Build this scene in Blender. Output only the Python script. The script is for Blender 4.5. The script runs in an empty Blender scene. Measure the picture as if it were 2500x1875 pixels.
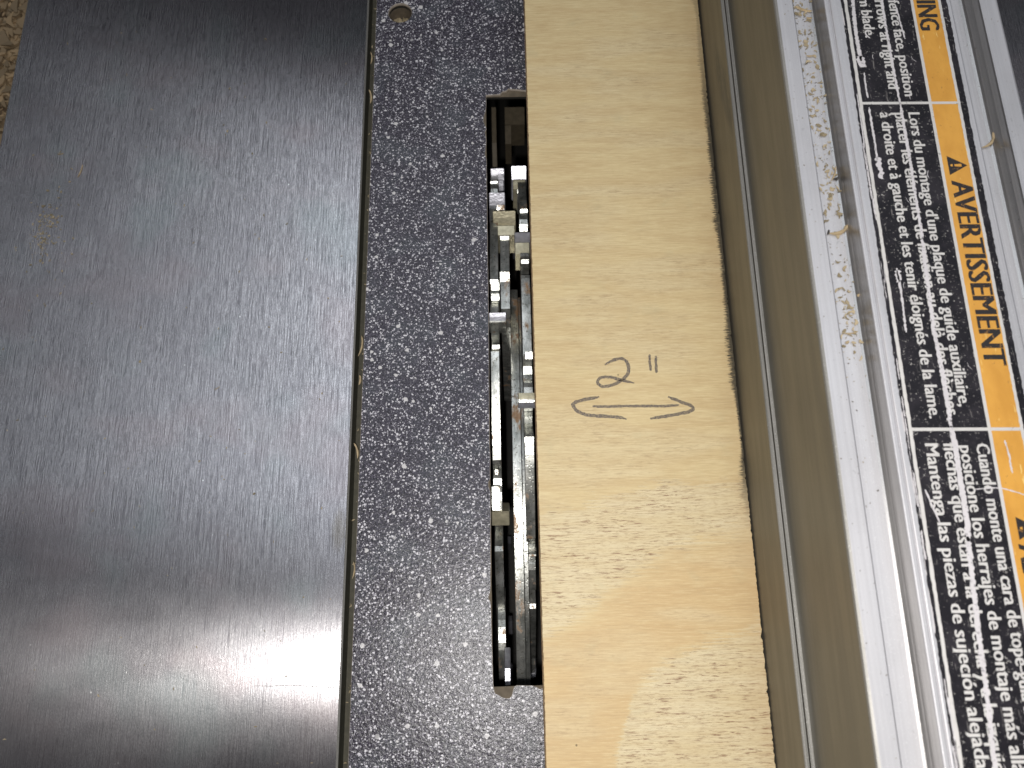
import bpy, math, random
from mathutils import Vector
from mathutils.geometry import tessellate_polygon
random.seed(7)
S = 0.001                      # everything below is written in millimetres
sc = bpy.context.scene
COL = sc.collection

# ------------------------------------------------------------------ camera
F_PX, TILT, CAM_H, ROLL = 2000.0, math.radians(17.3), 215.6, math.atan(125/6437)
fw = Vector((0, math.sin(TILT), -math.cos(TILT)))
up0 = Vector((0, math.cos(TILT), math.sin(TILT))); rt0 = Vector((1, 0, 0))
cr, sr = math.cos(ROLL), math.sin(ROLL)
UP = cr*up0 + sr*rt0; RT = cr*rt0 - sr*up0
CP = Vector((0, 0, CAM_H))
cd = bpy.data.cameras.new('camera'); cam = bpy.data.objects.new('camera', cd); COL.objects.link(cam)
cd.sensor_fit = 'HORIZONTAL'; cd.sensor_width = 36; cd.lens = 36*F_PX/2500
cd.clip_start = 0.005; cd.clip_end = 20
cd.dof.use_dof = True; cd.dof.focus_distance = 0.212; cd.dof.aperture_fstop = 30
from mathutils import Matrix
cam.matrix_world = Matrix(((RT.x, UP.x, -fw.x, 0), (RT.y, UP.y, -fw.y, 0), (RT.z, UP.z, -fw.z, CAM_H*S), (0, 0, 0, 1)))
sc.camera = cam
def at(px, py, z):
    """point of the plane z (mm) that was surveyed at this spot of the photograph"""
    d = fw*F_PX + RT*(px-1250) + UP*(937.5-py)
    return CP + d*((z-CAM_H)/d.z)

# ------------------------------------------------------------------ light
w = bpy.data.worlds.new('World'); sc.world = w; w.use_nodes = True
w.node_tree.nodes['Background'].inputs[0].default_value = (0.90, 0.90, 1.0, 1)
w.node_tree.nodes['Background'].inputs[1].default_value = 0.06
def lamp(name, typ, loc, power, color, **k):
    l = bpy.data.lights.new(name, typ); o = bpy.data.objects.new(name, l); COL.objects.link(o)
    o.location = Vector(loc)*S; l.energy = power; l.color = color
    for a, b in k.items(): setattr(l, a, b)
    return o
lamp('phone_flash', 'POINT', (-3, -10.5, CAM_H+1), 1.60, (1.0, 0.97, 0.93), shadow_soft_size=0.0022)
def area(name, loc, tgt, power, sx, sy, color):
    o = lamp(name, 'AREA', loc, power, color, shape='RECTANGLE', size=sx, size_y=sy)
    d = (Vector(tgt)-Vector(loc)).normalized(); o.rotation_euler = d.to_track_quat('-Z', 'Y').to_euler()
area('shop_ceiling_light', (170, 520, 1500), (0, 60, 0), 8.8, 1.50, 0.98, (0.87, 0.93, 1.0))
sc.view_settings.view_transform = 'Standard'; sc.view_settings.look = 'None'
sc.view_settings.exposure = 0.0; sc.view_settings.gamma = 1.0

# ------------------------------------------------------------------ material helper
class NT:
    def __init__(s, name):
        s.m = bpy.data.materials.new(name); s.m.use_nodes = True; s.t = s.m.node_tree; s.n = s.t.nodes
        s.b = s.n['Principled BSDF']; s.out = s.n['Material Output']
        tc = s.n.new('ShaderNodeTexCoord'); mp = s.n.new('ShaderNodeMapping'); mp.inputs['Scale'].default_value = (1000,)*3
        s.l(tc.outputs['Object'], mp.inputs[0]); s.co = mp.outputs[0]; s.tc = tc
    def l(s, a, b): s.t.links.new(a, b)
    def put(s, sock, v):
        if hasattr(v, 'is_output'): s.l(v, sock)
        elif isinstance(v, tuple) and len(v) == 3 and sock.type == 'RGBA': sock.default_value = v+(1,)
        else: sock.default_value = v
    def set(s, **k):
        for a, v in k.items(): s.put(s.b.inputs[a.replace('_', ' ')], v)
    def scale(s, v, co=None, rot=0, loc=(0, 0, 0)):
        m = s.n.new('ShaderNodeMapping'); m.inputs['Scale'].default_value = v; m.inputs['Rotation'].default_value = (0, 0, rot)
        m.inputs['Location'].default_value = loc
        s.l(co or s.co, m.inputs[0]); return m.outputs[0]
    def noise(s, v=(1, 1, 1), det=3, rough=.55, dist=0, co=None, rot=0, loc=(0, 0, 0)):
        n = s.n.new('ShaderNodeTexNoise'); n.inputs['Scale'].default_value = 1; n.inputs['Detail'].default_value = det
        n.inputs['Roughness'].default_value = rough; n.inputs['Distortion'].default_value = dist
        s.l(s.scale(v, co, rot, loc), n.inputs['Vector']); return n.outputs['Fac']
    def voro(s, v=(1, 1, 1), feat='F1', out='Distance', rnd=1, co=None):
        n = s.n.new('ShaderNodeTexVoronoi'); n.feature = feat; n.inputs['Scale'].default_value = 1; n.inputs['Randomness'].default_value = rnd
        s.l(s.scale(v, co), n.inputs['Vector']); return n.outputs[out]
    def ramp(s, x, a, b, y0=0., y1=1., smooth=True):
        n = s.n.new('ShaderNodeMapRange'); n.clamp = True
        if smooth: n.interpolation_type = 'SMOOTHSTEP'
        for i, v in enumerate((x, a, b, y0, y1)): s.put(n.inputs[i], v)
        return n.outputs[0]
    def math(s, op, a, b=0.0, c=0.0):
        n = s.n.new('ShaderNodeMath'); n.operation = op
        for i, v in enumerate((a, b, c)): s.put(n.inputs[i], v)
        return n.outputs[0]
    def mix(s, f, a, b, mode='MIX'):
        n = s.n.new('ShaderNodeMix'); n.data_type = 'RGBA'; n.blend_type = mode
        s.put(n.inputs[0], f); s.put(n.inputs[6], a); s.put(n.inputs[7], b); return n.outputs[2]
    def xyz(s):
        n = s.n.new('ShaderNodeSeparateXYZ'); s.l(s.co, n.inputs[0]); return n.outputs
    def curve(s, x, pts, x0, x1, y0, y1):
        """piecewise curve y(x) through points given in mm"""
        r = s.n.new('ShaderNodeValToRGB'); r.color_ramp.interpolation = 'B_SPLINE'; e = r.color_ramp.elements
        for i, (px, py) in enumerate(pts):
            p = (px-x0)/(x1-x0); v = (py-y0)/(y1-y0)
            el = e[i] if i < 2 else e.new(p)
            el.position = p; el.color = (v, v, v, 1)
        s.l(s.ramp(x, x0, x1, 0., 1., False), r.inputs[0])
        return s.ramp(r.outputs[0], 0., 1., float(y0), float(y1), False)
    def bump(s, h, strength=.3, dist=.1, prev=None):
        n = s.n.new('ShaderNodeBump'); n.inputs['Strength'].default_value = strength; n.inputs['Distance'].default_value = dist*S
        s.put(n.inputs['Height'], h)
        if prev: s.l(prev, n.inputs['Normal'])
        s.l(n.outputs[0], s.b.inputs['Normal']); return n.outputs[0]

def simple(name, col, rough=.5, metal=0., bumpv=None):
    t = NT(name); n = t.noise((.6, .6, .6), 4)
    c = t.mix(t.ramp(n, .3, .7), tuple(x*.82 for x in col), tuple(min(1, x*1.12) for x in col))
    t.set(Base_Color=c, Roughness=rough, Metallic=metal)
    if bumpv: t.bump(t.noise((bumpv,)*3, 3), .35, .15)
    return t.m

# ------------------------------------------------------------------ materials
def mat_steel():
    t = NT('ground steel'); x, y, z = t.xyz()
    fine = t.noise((5.2, .055, 1), 4, .80, rot=.012)
    mid = t.noise((.9, .02, 1), 3, .6, rot=-.02)
    fine2 = t.noise((4.6, .28, 1), 3, .72, rot=.03)
    st = t.math('ADD', t.math('MULTIPLY', fine, .6), t.math('MULTIPLY', fine2, .4))
    big = t.noise((.02, .016, 1), 3, .55)
    tint = t.noise((.03, .045, 1), 2, .5, loc=(7, 3, 0))
    c = t.mix(t.ramp(st, .40, .60), (.15, .145, .155), (.68, .66, .67))
    c = t.mix(t.ramp(t.noise((3.2, 1.6, 1), 2, .8, loc=(6, 6, 0)), .35, .62, .35, 0.), c, (.10, .095, .10))
    c = t.mix(t.ramp(mid, .3, .7, 0., .28), c, (.28, .27, .29))
    c = t.mix(t.ramp(big, .35, .65, 0., .22), c, (.33, .31, .33))
    c = t.mix(t.ramp(tint, .5, .68, 0., .16), c, (.48, .36, .36))
    c = t.mix(t.ramp(t.noise((.035, .03, 1), 2, .5, loc=(1, 9, 4)), .52, .68, 0., .16), c, (.32, .44, .42))
    # a soiled, slightly rusty patch by the edge and a faint dusty one on the left
    def spot(cx, cy, rx, ry):
        a = t.math('POWER', t.math('MULTIPLY', t.math('SUBTRACT', x, cx), 1/rx), 2.); b = t.math('POWER', t.math('MULTIPLY', t.math('SUBTRACT', y, cy), 1/ry), 2.)
        return t.ramp(t.math('ADD', t.math('ADD', a, b), t.math('MULTIPLY', t.noise((.9, .5, 1), 4, .7), 1.4)), .7, 1.7, 1., 0.)
    c = t.mix(t.math('MULTIPLY', spot(-46, 28, 2.4, 7), .45), c, (.20, .17, .12))
    # bright and dark pinpoint nicks
    v = t.voro((.32, .22, 1)); nick = t.ramp(v, .03, .07, 1., 0.)
    keep = t.ramp(t.noise((.5, .5, 1), 1, .5), .6, .62)
    c = t.mix(t.math('MULTIPLY', nick, keep), c, (.9, .9, .88))
    t.set(Base_Color=c, Metallic=1.0, Anisotropic=.92, Anisotropic_Rotation=0.0)
    r = t.ramp(t.noise((.03, .05, 1), 3, .6, 0., loc=(2, 2, 2)), .3, .7, .245, .275)
    t.put(t.b.inputs['Roughness'], t.math('ADD', r, t.ramp(st, .3, .7, .05, -.05)))
    tg = t.n.new('ShaderNodeTangent'); tg.direction_type = 'UV_MAP'; tg.uv_map = 'UVMap'
    t.l(tg.outputs[0], t.b.inputs['Tangent'])
    n = t.bump(st, .8, .045); t.bump(t.noise((2.4, 1.6, 1), 3, .7), .14, .03, n)
    return t.m

def mat_laminate():
    t = NT('speckled laminate')
    wob = t.n.new('ShaderNodeTexNoise'); wob.inputs['Scale'].default_value = 1.5; wob.inputs['Detail'].default_value = 2
    t.l(t.co, wob.inputs['Vector'])
    va = t.n.new('ShaderNodeVectorMath'); va.operation = 'MULTIPLY_ADD'; va.inputs[1].default_value = (.9, .9, 0)
    t.l(wob.outputs['Color'], va.inputs[0]); t.l(t.co, va.inputs[2]); co = va.outputs[0]
    base = t.mix(t.ramp(t.noise((1.9, 1.9, 1), 3, .65, co=co), .36, .62), (.006, .005, .0075), (.040, .034, .050))
    grey = t.ramp(t.noise((2.7, 2.7, 1), 2, .6, co=co, loc=(3, 1, 0)), .55, .64)
    c = t.mix(grey, base, (.125, .112, .145))
    pale = t.ramp(t.noise((1.55, 1.55, 1), 3, .62, co=co, loc=(11, 5, 0)), .62, .665)
    c = t.mix(pale, c, (.50, .48, .52))
    def specks(sc_, size, thr, loc):
        cm = t.scale((sc_, sc_, 1), co, 0, loc); v = t.n.new('ShaderNodeTexVoronoi'); v.inputs['Scale'].default_value = 1; t.l(cm, v.inputs['Vector'])
        sp = t.n.new('ShaderNodeSeparateColor'); t.l(v.outputs['Color'], sp.inputs[0])
        sz = t.math('MULTIPLY', sp.outputs[1], size)
        d = t.math('SUBTRACT', v.outputs['Distance'], sz)
        return t.math('MULTIPLY', t.ramp(d, -.03, .03, 1., 0.), t.ramp(sp.outputs[0], thr, thr+.01))
    c = t.mix(specks(1.5, .46, .40, (0, 0, 0)), c, (.62, .60, .63))
    c = t.mix(specks(2.1, .44, .46, (5, 2, 0)), c, (.44, .42, .46))
    c = t.mix(specks(.42, .30, .70, (1, 8, 0)), c, (.55, .53, .53))
    c = t.mix(t.ramp(t.noise((.08, .08, 1), 2, .5), .45, .7, 0., .25), c, (.06, .085, .085), 'SCREEN')
    t.set(Base_Color=c, Roughness=.25); t.b.inputs['Specular IOR Level'].default_value = .38
    n = t.bump(t.noise((1.05, 1.05, 1), 4, .66, dist=.3), 1.0, .13)
    return t.m

def mat_wood():
    t = NT('plywood veneer'); x, y, z = t.xyz()
    fx, fy = x, y
    wav = t.math('ADD', t.math('MULTIPLY', t.math('SUBTRACT', t.noise((.10, .16, 1), 3, .6), .5), 7.), t.math('MULTIPLY', t.math('SUBTRACT', t.noise((.10, 1.5, 1), 4, .75, loc=(4, 4, 0)), .5), 16.))
    yy = t.math('ADD', y, wav)
    def B(pts, z_=18):      # surveyed growth-ring border
        q = sorted([tuple(at(a, b, z_)[:2]) for a, b in pts])
        return t.curve(x, q, 0, 64, -60, 70)
    b1 = B([(1310, 1262), (1400, 1235), (1500, 1200), (1640, 1178), (1840, 1165)])
    b2 = B([(1310, 1590), (1400, 1530), (1470, 1480), (1560, 1395), (1700, 1330), (1860, 1290)])
    b3 = B([(1320, 1950), (1500, 1890), (1540, 1700), (1620, 1610), (1720, 1565), (1880, 1525)])
    in1 = t.math('MULTIPLY', t.ramp(t.math('SUBTRACT', b1, yy), -.3, 1.8), t.ramp(t.math('SUBTRACT', yy, b2), -.5, 3.5))
    in3 = t.ramp(t.math('SUBTRACT', b3, yy), -.3, 1.2)
    b0 = t.math('MULTIPLY', t.ramp(t.noise((.02, .07, 1), 2, .5, loc=(3, 2, 1)), .5, .62), .38)
    early = t.math('MINIMUM', t.math('ADD', t.math('MAXIMUM', in1, in3), b0), 1.)
    g1 = t.noise((.10, 1.7, 1), 4, .62, dist=.3)
    g2 = t.noise((.22, 3.2, 1), 4, .72, loc=(9, 0, 0))
    g3 = t.noise((.045, .35, 1), 3, .5, loc=(1, 6, 0))
    late = t.mix(t.ramp(g3, .35, .65), (.61, .435, .215), (.67, .50, .255))
    # the lower late-wood band is the most orange
    orange = t.math('MULTIPLY', t.ramp(t.math('SUBTRACT', b2, yy), -3., 6.), t.ramp(t.math('SUBTRACT', yy, b3), -1., 2.))
    late = t.mix(t.math('MULTIPLY', orange, .48), late, (.58, .35, .15))
    erl = t.mix(t.ramp(g3, .3, .7), (.64, .49, .27), (.70, .56, .335))
    c = t.mix(early, late, erl)
    c = t.mix(t.ramp(g1, .42, .70, 0., .16), c, (.52, .34, .15))
    c = t.mix(t.ramp(t.noise((.06, 2.2, 1), 4, .75, loc=(3, 9, 2)), .50, .64, 0., .30), c, (.48, .32, .16))
    c = t.mix(t.ramp(g2, .46, .70, 0., .34), c, (.86, .70, .40))
    c = t.mix(t.ramp(g2, .50, .28, 0., .40), c, (.42, .27, .12))
    # pores: short dark dashes along the grain, dense only in early wood
    p1 = t.noise((.26, 2.5, 1), 4, .74, loc=(2, 2, 0)); p2 = t.noise((.5, 4.5, 1), 3, .68, loc=(8, 1, 0))
    clump = t.ramp(t.noise((.07, .30, 1), 3, .6, loc=(0, 5, 5)), .34, .58)
    pore = t.math('MULTIPLY', t.ramp(p1, .515, .63), t.math('MULTIPLY', early, clump))
    pore2 = t.math('MULTIPLY', t.ramp(p2, .53, .65), t.math('MULTIPLY', early, .55))
    c = t.mix(t.math('MULTIPLY', pore, .9), c, (.23, .11, .055))
    c = t.mix(t.math('MULTIPLY', pore2, .8), c, (.34, .19, .085))
    c = t.mix(t.ramp(t.noise((1.1, 3.2, 1), 2, .7, loc=(5, 5, 5)), .66, .74, 0., .30), c, (.36, .25, .13))
    # faint grey soiling, pin knots
    c = t.mix(t.ramp(t.noise((.09, .12, 1), 4, .65, loc=(1, 1, 8)), .55, .8, 0., .22), c, (.38, .36, .22))
    v = t.voro((.11, .11, 1)); c = t.mix(t.ramp(v, .018, .034, .8, 0.), c, (.13, .09, .04))
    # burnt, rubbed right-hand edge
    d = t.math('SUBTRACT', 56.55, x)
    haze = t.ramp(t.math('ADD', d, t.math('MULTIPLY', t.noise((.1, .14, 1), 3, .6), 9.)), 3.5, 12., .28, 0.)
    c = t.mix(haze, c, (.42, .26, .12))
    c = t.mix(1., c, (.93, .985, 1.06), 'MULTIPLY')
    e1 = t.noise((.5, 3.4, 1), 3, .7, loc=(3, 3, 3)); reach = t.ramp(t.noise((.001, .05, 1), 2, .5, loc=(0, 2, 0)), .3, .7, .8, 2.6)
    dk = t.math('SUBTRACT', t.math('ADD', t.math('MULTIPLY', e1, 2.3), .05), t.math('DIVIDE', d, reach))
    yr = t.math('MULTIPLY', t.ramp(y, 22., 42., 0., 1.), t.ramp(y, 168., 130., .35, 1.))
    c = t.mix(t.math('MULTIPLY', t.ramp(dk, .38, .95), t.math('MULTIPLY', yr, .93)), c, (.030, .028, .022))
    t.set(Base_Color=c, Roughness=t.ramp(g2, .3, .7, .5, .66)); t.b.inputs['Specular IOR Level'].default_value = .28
    t.bump(t.math('SUBTRACT', g2, t.math('MULTIPLY', p1, .8)), .35, .05)
    return t.m

def mat_ply_edge():
    t = NT('plywood edge'); x, y, z = t.xyz()
    wv = t.math('SINE', t.math('ADD', t.math('MULTIPLY', z, 2.3), t.math('MULTIPLY', t.noise((.05, .05, .2), 2), .6)))
    c = t.mix(t.ramp(wv, -.25, .25), (.20, .115, .06), (.42, .28, .15))
    c = t.mix(t.ramp(t.noise((2, 2, 2), 4), .45, .65, 0., .5), c, (.10, .06, .04))
    t.set(Base_Color=c, Roughness=.8); t.bump(t.noise((2, 1, 5), 3), .6, .3); return t.m

def mat_alu(name, c0, c1, rough, metal, stretch=(.02, .02, .02), sparkle=.5):
    t = NT(name); x, y, z = t.xyz()
    c = t.mix(t.ramp(t.noise((2.2, .012, 2.2), 3, .6), .3, .7), c0, c1)
    c = t.mix(t.ramp(t.noise((.06, .05, .06), 3, .6), .45, .75, 0., .3), c, tuple(v*.8 for v in c0))
    c = t.mix(t.ramp(t.noise((.8, .7, .8), 3, .7, loc=(3, 3, 1)), .66, .72, 0., .35), c, tuple(v*.55 for v in c0))
    sp = t.noise((5, 5, 5), 2, .7)
    c = t.mix(t.ramp(sp, .62, .72, 0., sparkle), c, (.95, .95, .93))
    t.set(Base_Color=c, Roughness=t.ramp(t.noise((.3, .03, .3), 3), .3, .7, rough-.04, rough+.06), Metallic=metal)
    t.bump(t.noise((4, 3, 4), 2, .6), .30, .04); return t

def mat_face(name, smudge):
    t = mat_alu(name, (.155, .144, .116), (.178, .163, .132), .42, .40, sparkle=.10)
    if smudge:
        x, y, z = t.xyz(); src = t.b.inputs['Base Color'].links[0].from_socket
        m = t.noise((.5, .10, .55), 4, .75, dist=.6, loc=(2, 0, 6))
        a = t.math('POWER', t.math('MULTIPLY', t.math('SUBTRACT', y, 137.), 1/19.), 2.)
        b = t.math('POWER', t.math('MULTIPLY', t.math('SUBTRACT', z, t.math('ADD', 31.2, t.math('MULTIPLY', t.math('SUBTRACT', 142., y), .26))), 1/4.0), 2.)
        blob = t.ramp(t.math('ADD', a, b), .05, 1.2, 1., 0.)
        c = t.mix(t.math('MULTIPLY', t.ramp(m, .38, .53), t.math('MULTIPLY', blob, .85)), src, (.075, .08, .085))
        t.set(Base_Color=c)
    x, y, z = t.xyz(); src = t.b.inputs['Base Color'].links[0].from_socket
    ln = t.noise((.001, .008, 2.6), 2, .7, loc=(0, 0, 4)); c = t.mix(t.ramp(ln, .655, .69, 0., .45), src, (.14, .12, .10)); t.set(Base_Color=c)
    return t.m

def mat_label_black():
    t = NT('black label film'); x, y, z = t.xyz()
    c = t.mix(t.ramp(t.noise((.2, .2, 1), 4), .4, .7), (.008, .007, .010), (.022, .019, .024))
    fl = t.math('MULTIPLY', t.ramp(t.noise((2.0, 2.0, 1), 3, .72), .625, .665), t.ramp(t.noise((.12, .10, 1), 2, .5, loc=(4, 0, 0)), .38, .58, .25, 1.))
    c = t.mix(fl, c, (.42, .40, .38))
    ft = t.ramp(t.noise((1.6, .18, 1), 3, .7, rot=.5, loc=(2, 1, 0)), .66, .70, 0., .5); c = t.mix(ft, c, (.30, .28, .27))
    t.set(Base_Color=c, Roughness=.5); t.b.inputs['Specular IOR Level'].default_value = .25; t.bump(t.noise((2, 2, 1), 3), .2, .04); return t.m
def mat_orange():
    t = NT('orange label film')
    c = t.mix(t.ramp(t.noise((.25, .12, 1), 4, .6), .3, .7), (.55, .26, .035), (.64, .32, .05))
    c = t.mix(t.ramp(t.noise((1.4, 1.1, 1), 3, .7), .67, .70, 0., .6), c, (.22, .10, .03))
    c = t.mix(t.ramp(t.noise((1.2, .2, 1), 3, .7, rot=.4), .66, .70, 0., .55), c, (.85, .66, .25))
    t.set(Base_Color=c, Roughness=.45); return t.m
def mat_print(name, col, gap=.60, gcol=(.02, .018, .02), amt=.7):
    t = NT(name); c = t.mix(t.ramp(t.noise((1.6, 1.6, 1), 3, .7), gap, gap+.05, 0., amt), col, gcol)
    c = t.mix(t.ramp(t.noise((.3, .3, 1), 3), .4, .7, 0., .25), c, tuple(v*.7 for v in col))
    t.set(Base_Color=c, Roughness=.5); return t.m
def mat_pencil():
    t = NT('pencil graphite'); n = t.noise((2.6, 7., 1), 3, .75)
    t.set(Base_Color=(.10, .085, .085), Roughness=.5, Alpha=t.ramp(n, .36, .56, .10, .86)); return t.m

def mat_blade(name='chromed blade steel', dark=0.):
    t = NT(name)
    c = t.mix(t.ramp(t.noise((.4, .14, .4), 3, .6), .3, .7), (.30, .31, .29), (.68, .68, .64))
    rust = t.ramp(t.noise((.22, .10, .22), 4, .65, loc=(3, 7, 1)), .56, .66)
    c = t.mix(t.math('MULTIPLY', rust, .8), c, (.30, .15, .05))
    grime = t.ramp(t.noise((1.2, 1.2, 1.2), 4, .75), .56, .64)
    c = t.mix(t.math('MULTIPLY', grime, .75), c, (.07, .06, .035))
    r = t.math('ADD', t.ramp(rust, 0., 1., .30, .55), t.math('MULTIPLY', grime, .2))
    if dark: c = t.mix(dark, c, (.05, .055, .055))
    t.set(Base_Color=c, Metallic=t.ramp(rust, 0., 1., .82, .3), Roughness=r)
    n = t.bump(t.noise((1.6, 1.6, 1.6), 3, .7), .35, .08); t.bump(t.ramp(t.voro((1.1, 1.1, 1.1)), .1, .3), .5, .05, n); return t.m

def mat_dust(name, a, b):
    t = NT(name); oi = t.n.new('ShaderNodeNewGeometry')
    c = t.mix(oi.outputs['Random Per Island'], a, b); t.set(Base_Color=c, Roughness=.85); return t.m

M = dict(
    steel=mat_steel(), lam=mat_laminate(), wood=mat_wood(), ply=mat_ply_edge(),
    lam_edge=simple('broken laminate edge', (.40, .35, .30), .7, 0, 2.),
    core=simple('brown core board', (.125, .10, .07), .85, 0, 1.6),
    cast=simple('raw cast edge', (.075, .072, .052), .6, .25, .9),
    cast_dark=simple('cavity metal and slot shade', (.030, .028, .025), .6, .2, .6),
    bracket=simple('tan cast bracket', (.10, .08, .052), .6, .1, .6),
    ledge=simple('dusty ledge metal', (.06, .055, .038), .8, 0, 1.5),
    alu=mat_alu('anodised aluminium', (.51, .50, .515), (.57, .56, .575), .56, .60).m,
    face_hi=mat_face('fence face aluminium', False), face_lo=mat_face('fence face plate aluminium', True),
    rim=mat_alu('sparkling cut aluminium', (.19, .185, .17), (.31, .30, .28), .50, .4, sparkle=.5).m,
    glossy_shaded=mat_alu('burnished aluminium', (.35, .34, .335), (.41, .40, .39), .34, .9, sparkle=.35).m,  # glossy channel walls; their shade is put into a darker base colour
    black=mat_label_black(), orange=mat_orange(),
    white=mat_print('white label print', (.56, .54, .52), .66, (.05, .045, .05), .8),
    ink=mat_print('black label print', (.016, .012, .012), .62, (.45, .22, .05), .75),
    scr=mat_print('scraped label', (.58, .55, .56), .60, (.10, .09, .10), .8),
    pencil=mat_pencil(), blade=mat_blade(), blade_dull=mat_blade('dull chipper steel', .45),
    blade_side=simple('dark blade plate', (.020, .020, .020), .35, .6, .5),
    carbide=simple('carbide tooth', (.36, .36, .40), .30, .6, 1.2),
    brass=simple('brazed carbide', (.44, .40, .28), .30, .6, 1.4),
    dust=mat_dust('pale sawdust', (.42, .34, .22), (.18, .145, .085)),
    dust2=mat_dust('dark dust', (.07, .06, .05), (.30, .25, .17)),
    chips=mat_dust('wood chips', (.34, .235, .13), (.15, .11, .065)),
    bench=simple('dusty particle board', (.16, .11, .065), .9, 0, .5),
    straw=simple('pale wood splinter', (.38, .29, .17), .7, 0, 2.),
    hair=simple('dark fibre', (.03, .025, .02), .5),
)

# ------------------------------------------------------------------ mesh helpers
def mk(name, verts, faces, mats, mi=None, parent=None, smooth=False, origin=None):
    me = bpy.data.meshes.new(name)
    o = Vector(origin)*S if origin else Vector((0, 0, 0))
    me.from_pydata([(v[0]*S-o.x, v[1]*S-o.y, v[2]*S-o.z) for v in verts], [], faces)
    if not isinstance(mats, (list, tuple)): mats = [mats]
    for m in mats: me.materials.append(m)
    if mi:
        for p, i in zip(me.polygons, mi): p.material_index = i
    if smooth:
        for p in me.polygons: p.use_smooth = True
    ob = bpy.data.objects.new(name, me); COL.objects.link(ob)
    if parent:
        ob.parent = parent
        base = parent.location.copy()
        if parent.parent: base = base + parent.parent.location
        ob.location = o - base
    else: ob.location = o
    return ob
def thing(name, loc, label, cat, group=None):
    o = bpy.data.objects.new(name, None); COL.objects.link(o); o.location = Vector(loc)*S; o.empty_display_size = .01
    tag(o, label, cat, group); return o
def tag(o, label=None, cat=None, group=None, kind=None):
    if label: o['label'] = label
    if cat: o['category'] = cat
    if group: o['group'] = group
    if kind: o['kind'] = kind
    return o
def signed(p): return sum(p[i][0]*p[(i+1) % len(p)][1]-p[(i+1) % len(p)][0]*p[i][1] for i in range(len(p)))/2
def inset(p, d):            # p counter-clockwise, d>0 moves inwards
    n = len(p); r = []
    for i in range(n):
        a, b, c = Vector(p[i-1]), Vector(p[i]), Vector(p[(i+1) % n])
        e1 = (b-a).normalized() if (b-a).length > 1e-6 else Vector((1, 0)); e2 = (c-b).normalized() if (c-b).length > 1e-6 else e1
        nn = Vector((-e1.y-e2.y, e1.x+e2.x)); nn = nn.normalized() if nn.length > 1e-6 else Vector((-e1.y, e1.x))
        k = max(.5, nn.dot(Vector((-e1.y, e1.x)))); r.append(tuple(b+nn*d/k))
    return r
def plate(name, outer, holes, z0, z1, ch, mats, parent=None, holemat=None):
    """flat plate with holes and a small edge chamfer; mats = top, outer wall, hole wall, chamfer"""
    loops = [outer if signed(outer) > 0 else outer[::-1]] + [h if signed(h) < 0 else h[::-1] for h in holes]
    V, Fc, I = [], [], []
    tops, rings = [], []
    for li, lp in enumerate(loops):
        ins = inset(lp, ch)
        a = len(V); V += [(x, y, z1) for x, y in ins]; b = len(V); V += [(x, y, z1-ch) for x, y in lp]; c = len(V); V += [(x, y, z0) for x, y in lp]
        n = len(lp); tops += list(range(a, a+n)); rings.append((c, n))
        for i in range(n):
            j = (i+1) % n
            Fc.append((a+i, b+i, b+j, a+j)); I.append(3)
            Fc.append((b+i, c+i, c+j, b+j)); I.append(1 if li == 0 else 2)
    tri = tessellate_polygon([[Vector(V[k]) for k in tops[s:s+n]] for s, n in spans(loops)])
    for t_ in tri:
        a, b, c = [tops[k] for k in t_]
        nz = (V[b][0]-V[a][0])*(V[c][1]-V[a][1])-(V[b][1]-V[a][1])*(V[c][0]-V[a][0])
        Fc.append((a, b, c) if nz > 0 else (a, c, b)); I.append(0)
    ob = mk(name, V, Fc, mats, I, parent)
    uv = ob.data.uv_layers.new(name='UVMap')
    for lp in ob.data.loops: co = ob.data.vertices[lp.vertex_index].co; uv.data[lp.index].uv = (co.x, co.y)
    return ob
def spans(loops):
    s = 0
    for l in loops: yield s, len(l); s += len(l)
def rrect(x0, y0, x1, y1, r, n=8):
    p = []
    for cx, cy, a0 in ((x1-r, y0+r, -90), (x1-r, y1-r, 0), (x0+r, y1-r, 90), (x0+r, y0+r, 180)):
        for k in range(n+1): a = math.radians(a0+90*k/n); p.append((cx+r*math.cos(a), cy+r*math.sin(a)))
    return p
def circle(cx, cy, r, n=32): return [(cx+r*math.cos(2*math.pi*k/n), cy+r*math.sin(2*math.pi*k/n)) for k in range(n)]
def box(name, x0, x1, y0, y1, z0, z1, mat, parent=None, origin=None):
    V = [(x, y, z) for z in (z0, z1) for y in (y0, y1) for x in (x0, x1)]
    Fc = [(0, 2, 3, 1), (4, 5, 7, 6), (0, 1, 5, 4), (1, 3, 7, 5), (3, 2, 6, 7), (2, 0, 4, 6)]
    return mk(name, V, Fc, mat, None, parent, origin=origin)
YAW = .004                                   # the fence stands a quarter of a degree off the table's line
def extrude_y(name, prof, y0, y1, mats, mi=None, parent=None, yaw=YAW, step=60):
    """profile of (x, z) swept along y; mats index per profile edge"""
    ys = [y0+(y1-y0)*k/max(1, int((y1-y0)/step)) for k in range(max(1, int((y1-y0)/step))+1)]
    n = len(prof); V = [(x+yaw*y, y, z) for y in ys for x, z in prof]; Fc, I = [], []
    for k in range(len(ys)-1):
        for i in range(n):
            j = (i+1) % n; Fc.append((k*n+i, (k+1)*n+i, (k+1)*n+j, k*n+j)); I.append(mi[i] if mi else 0)
    Fc.append(tuple(range(n))); I.append(0); Fc.append(tuple((len(ys)-1)*n+i for i in reversed(range(n)))); I.append(0)
    return mk(name, V, Fc, mats, I, parent)

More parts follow.
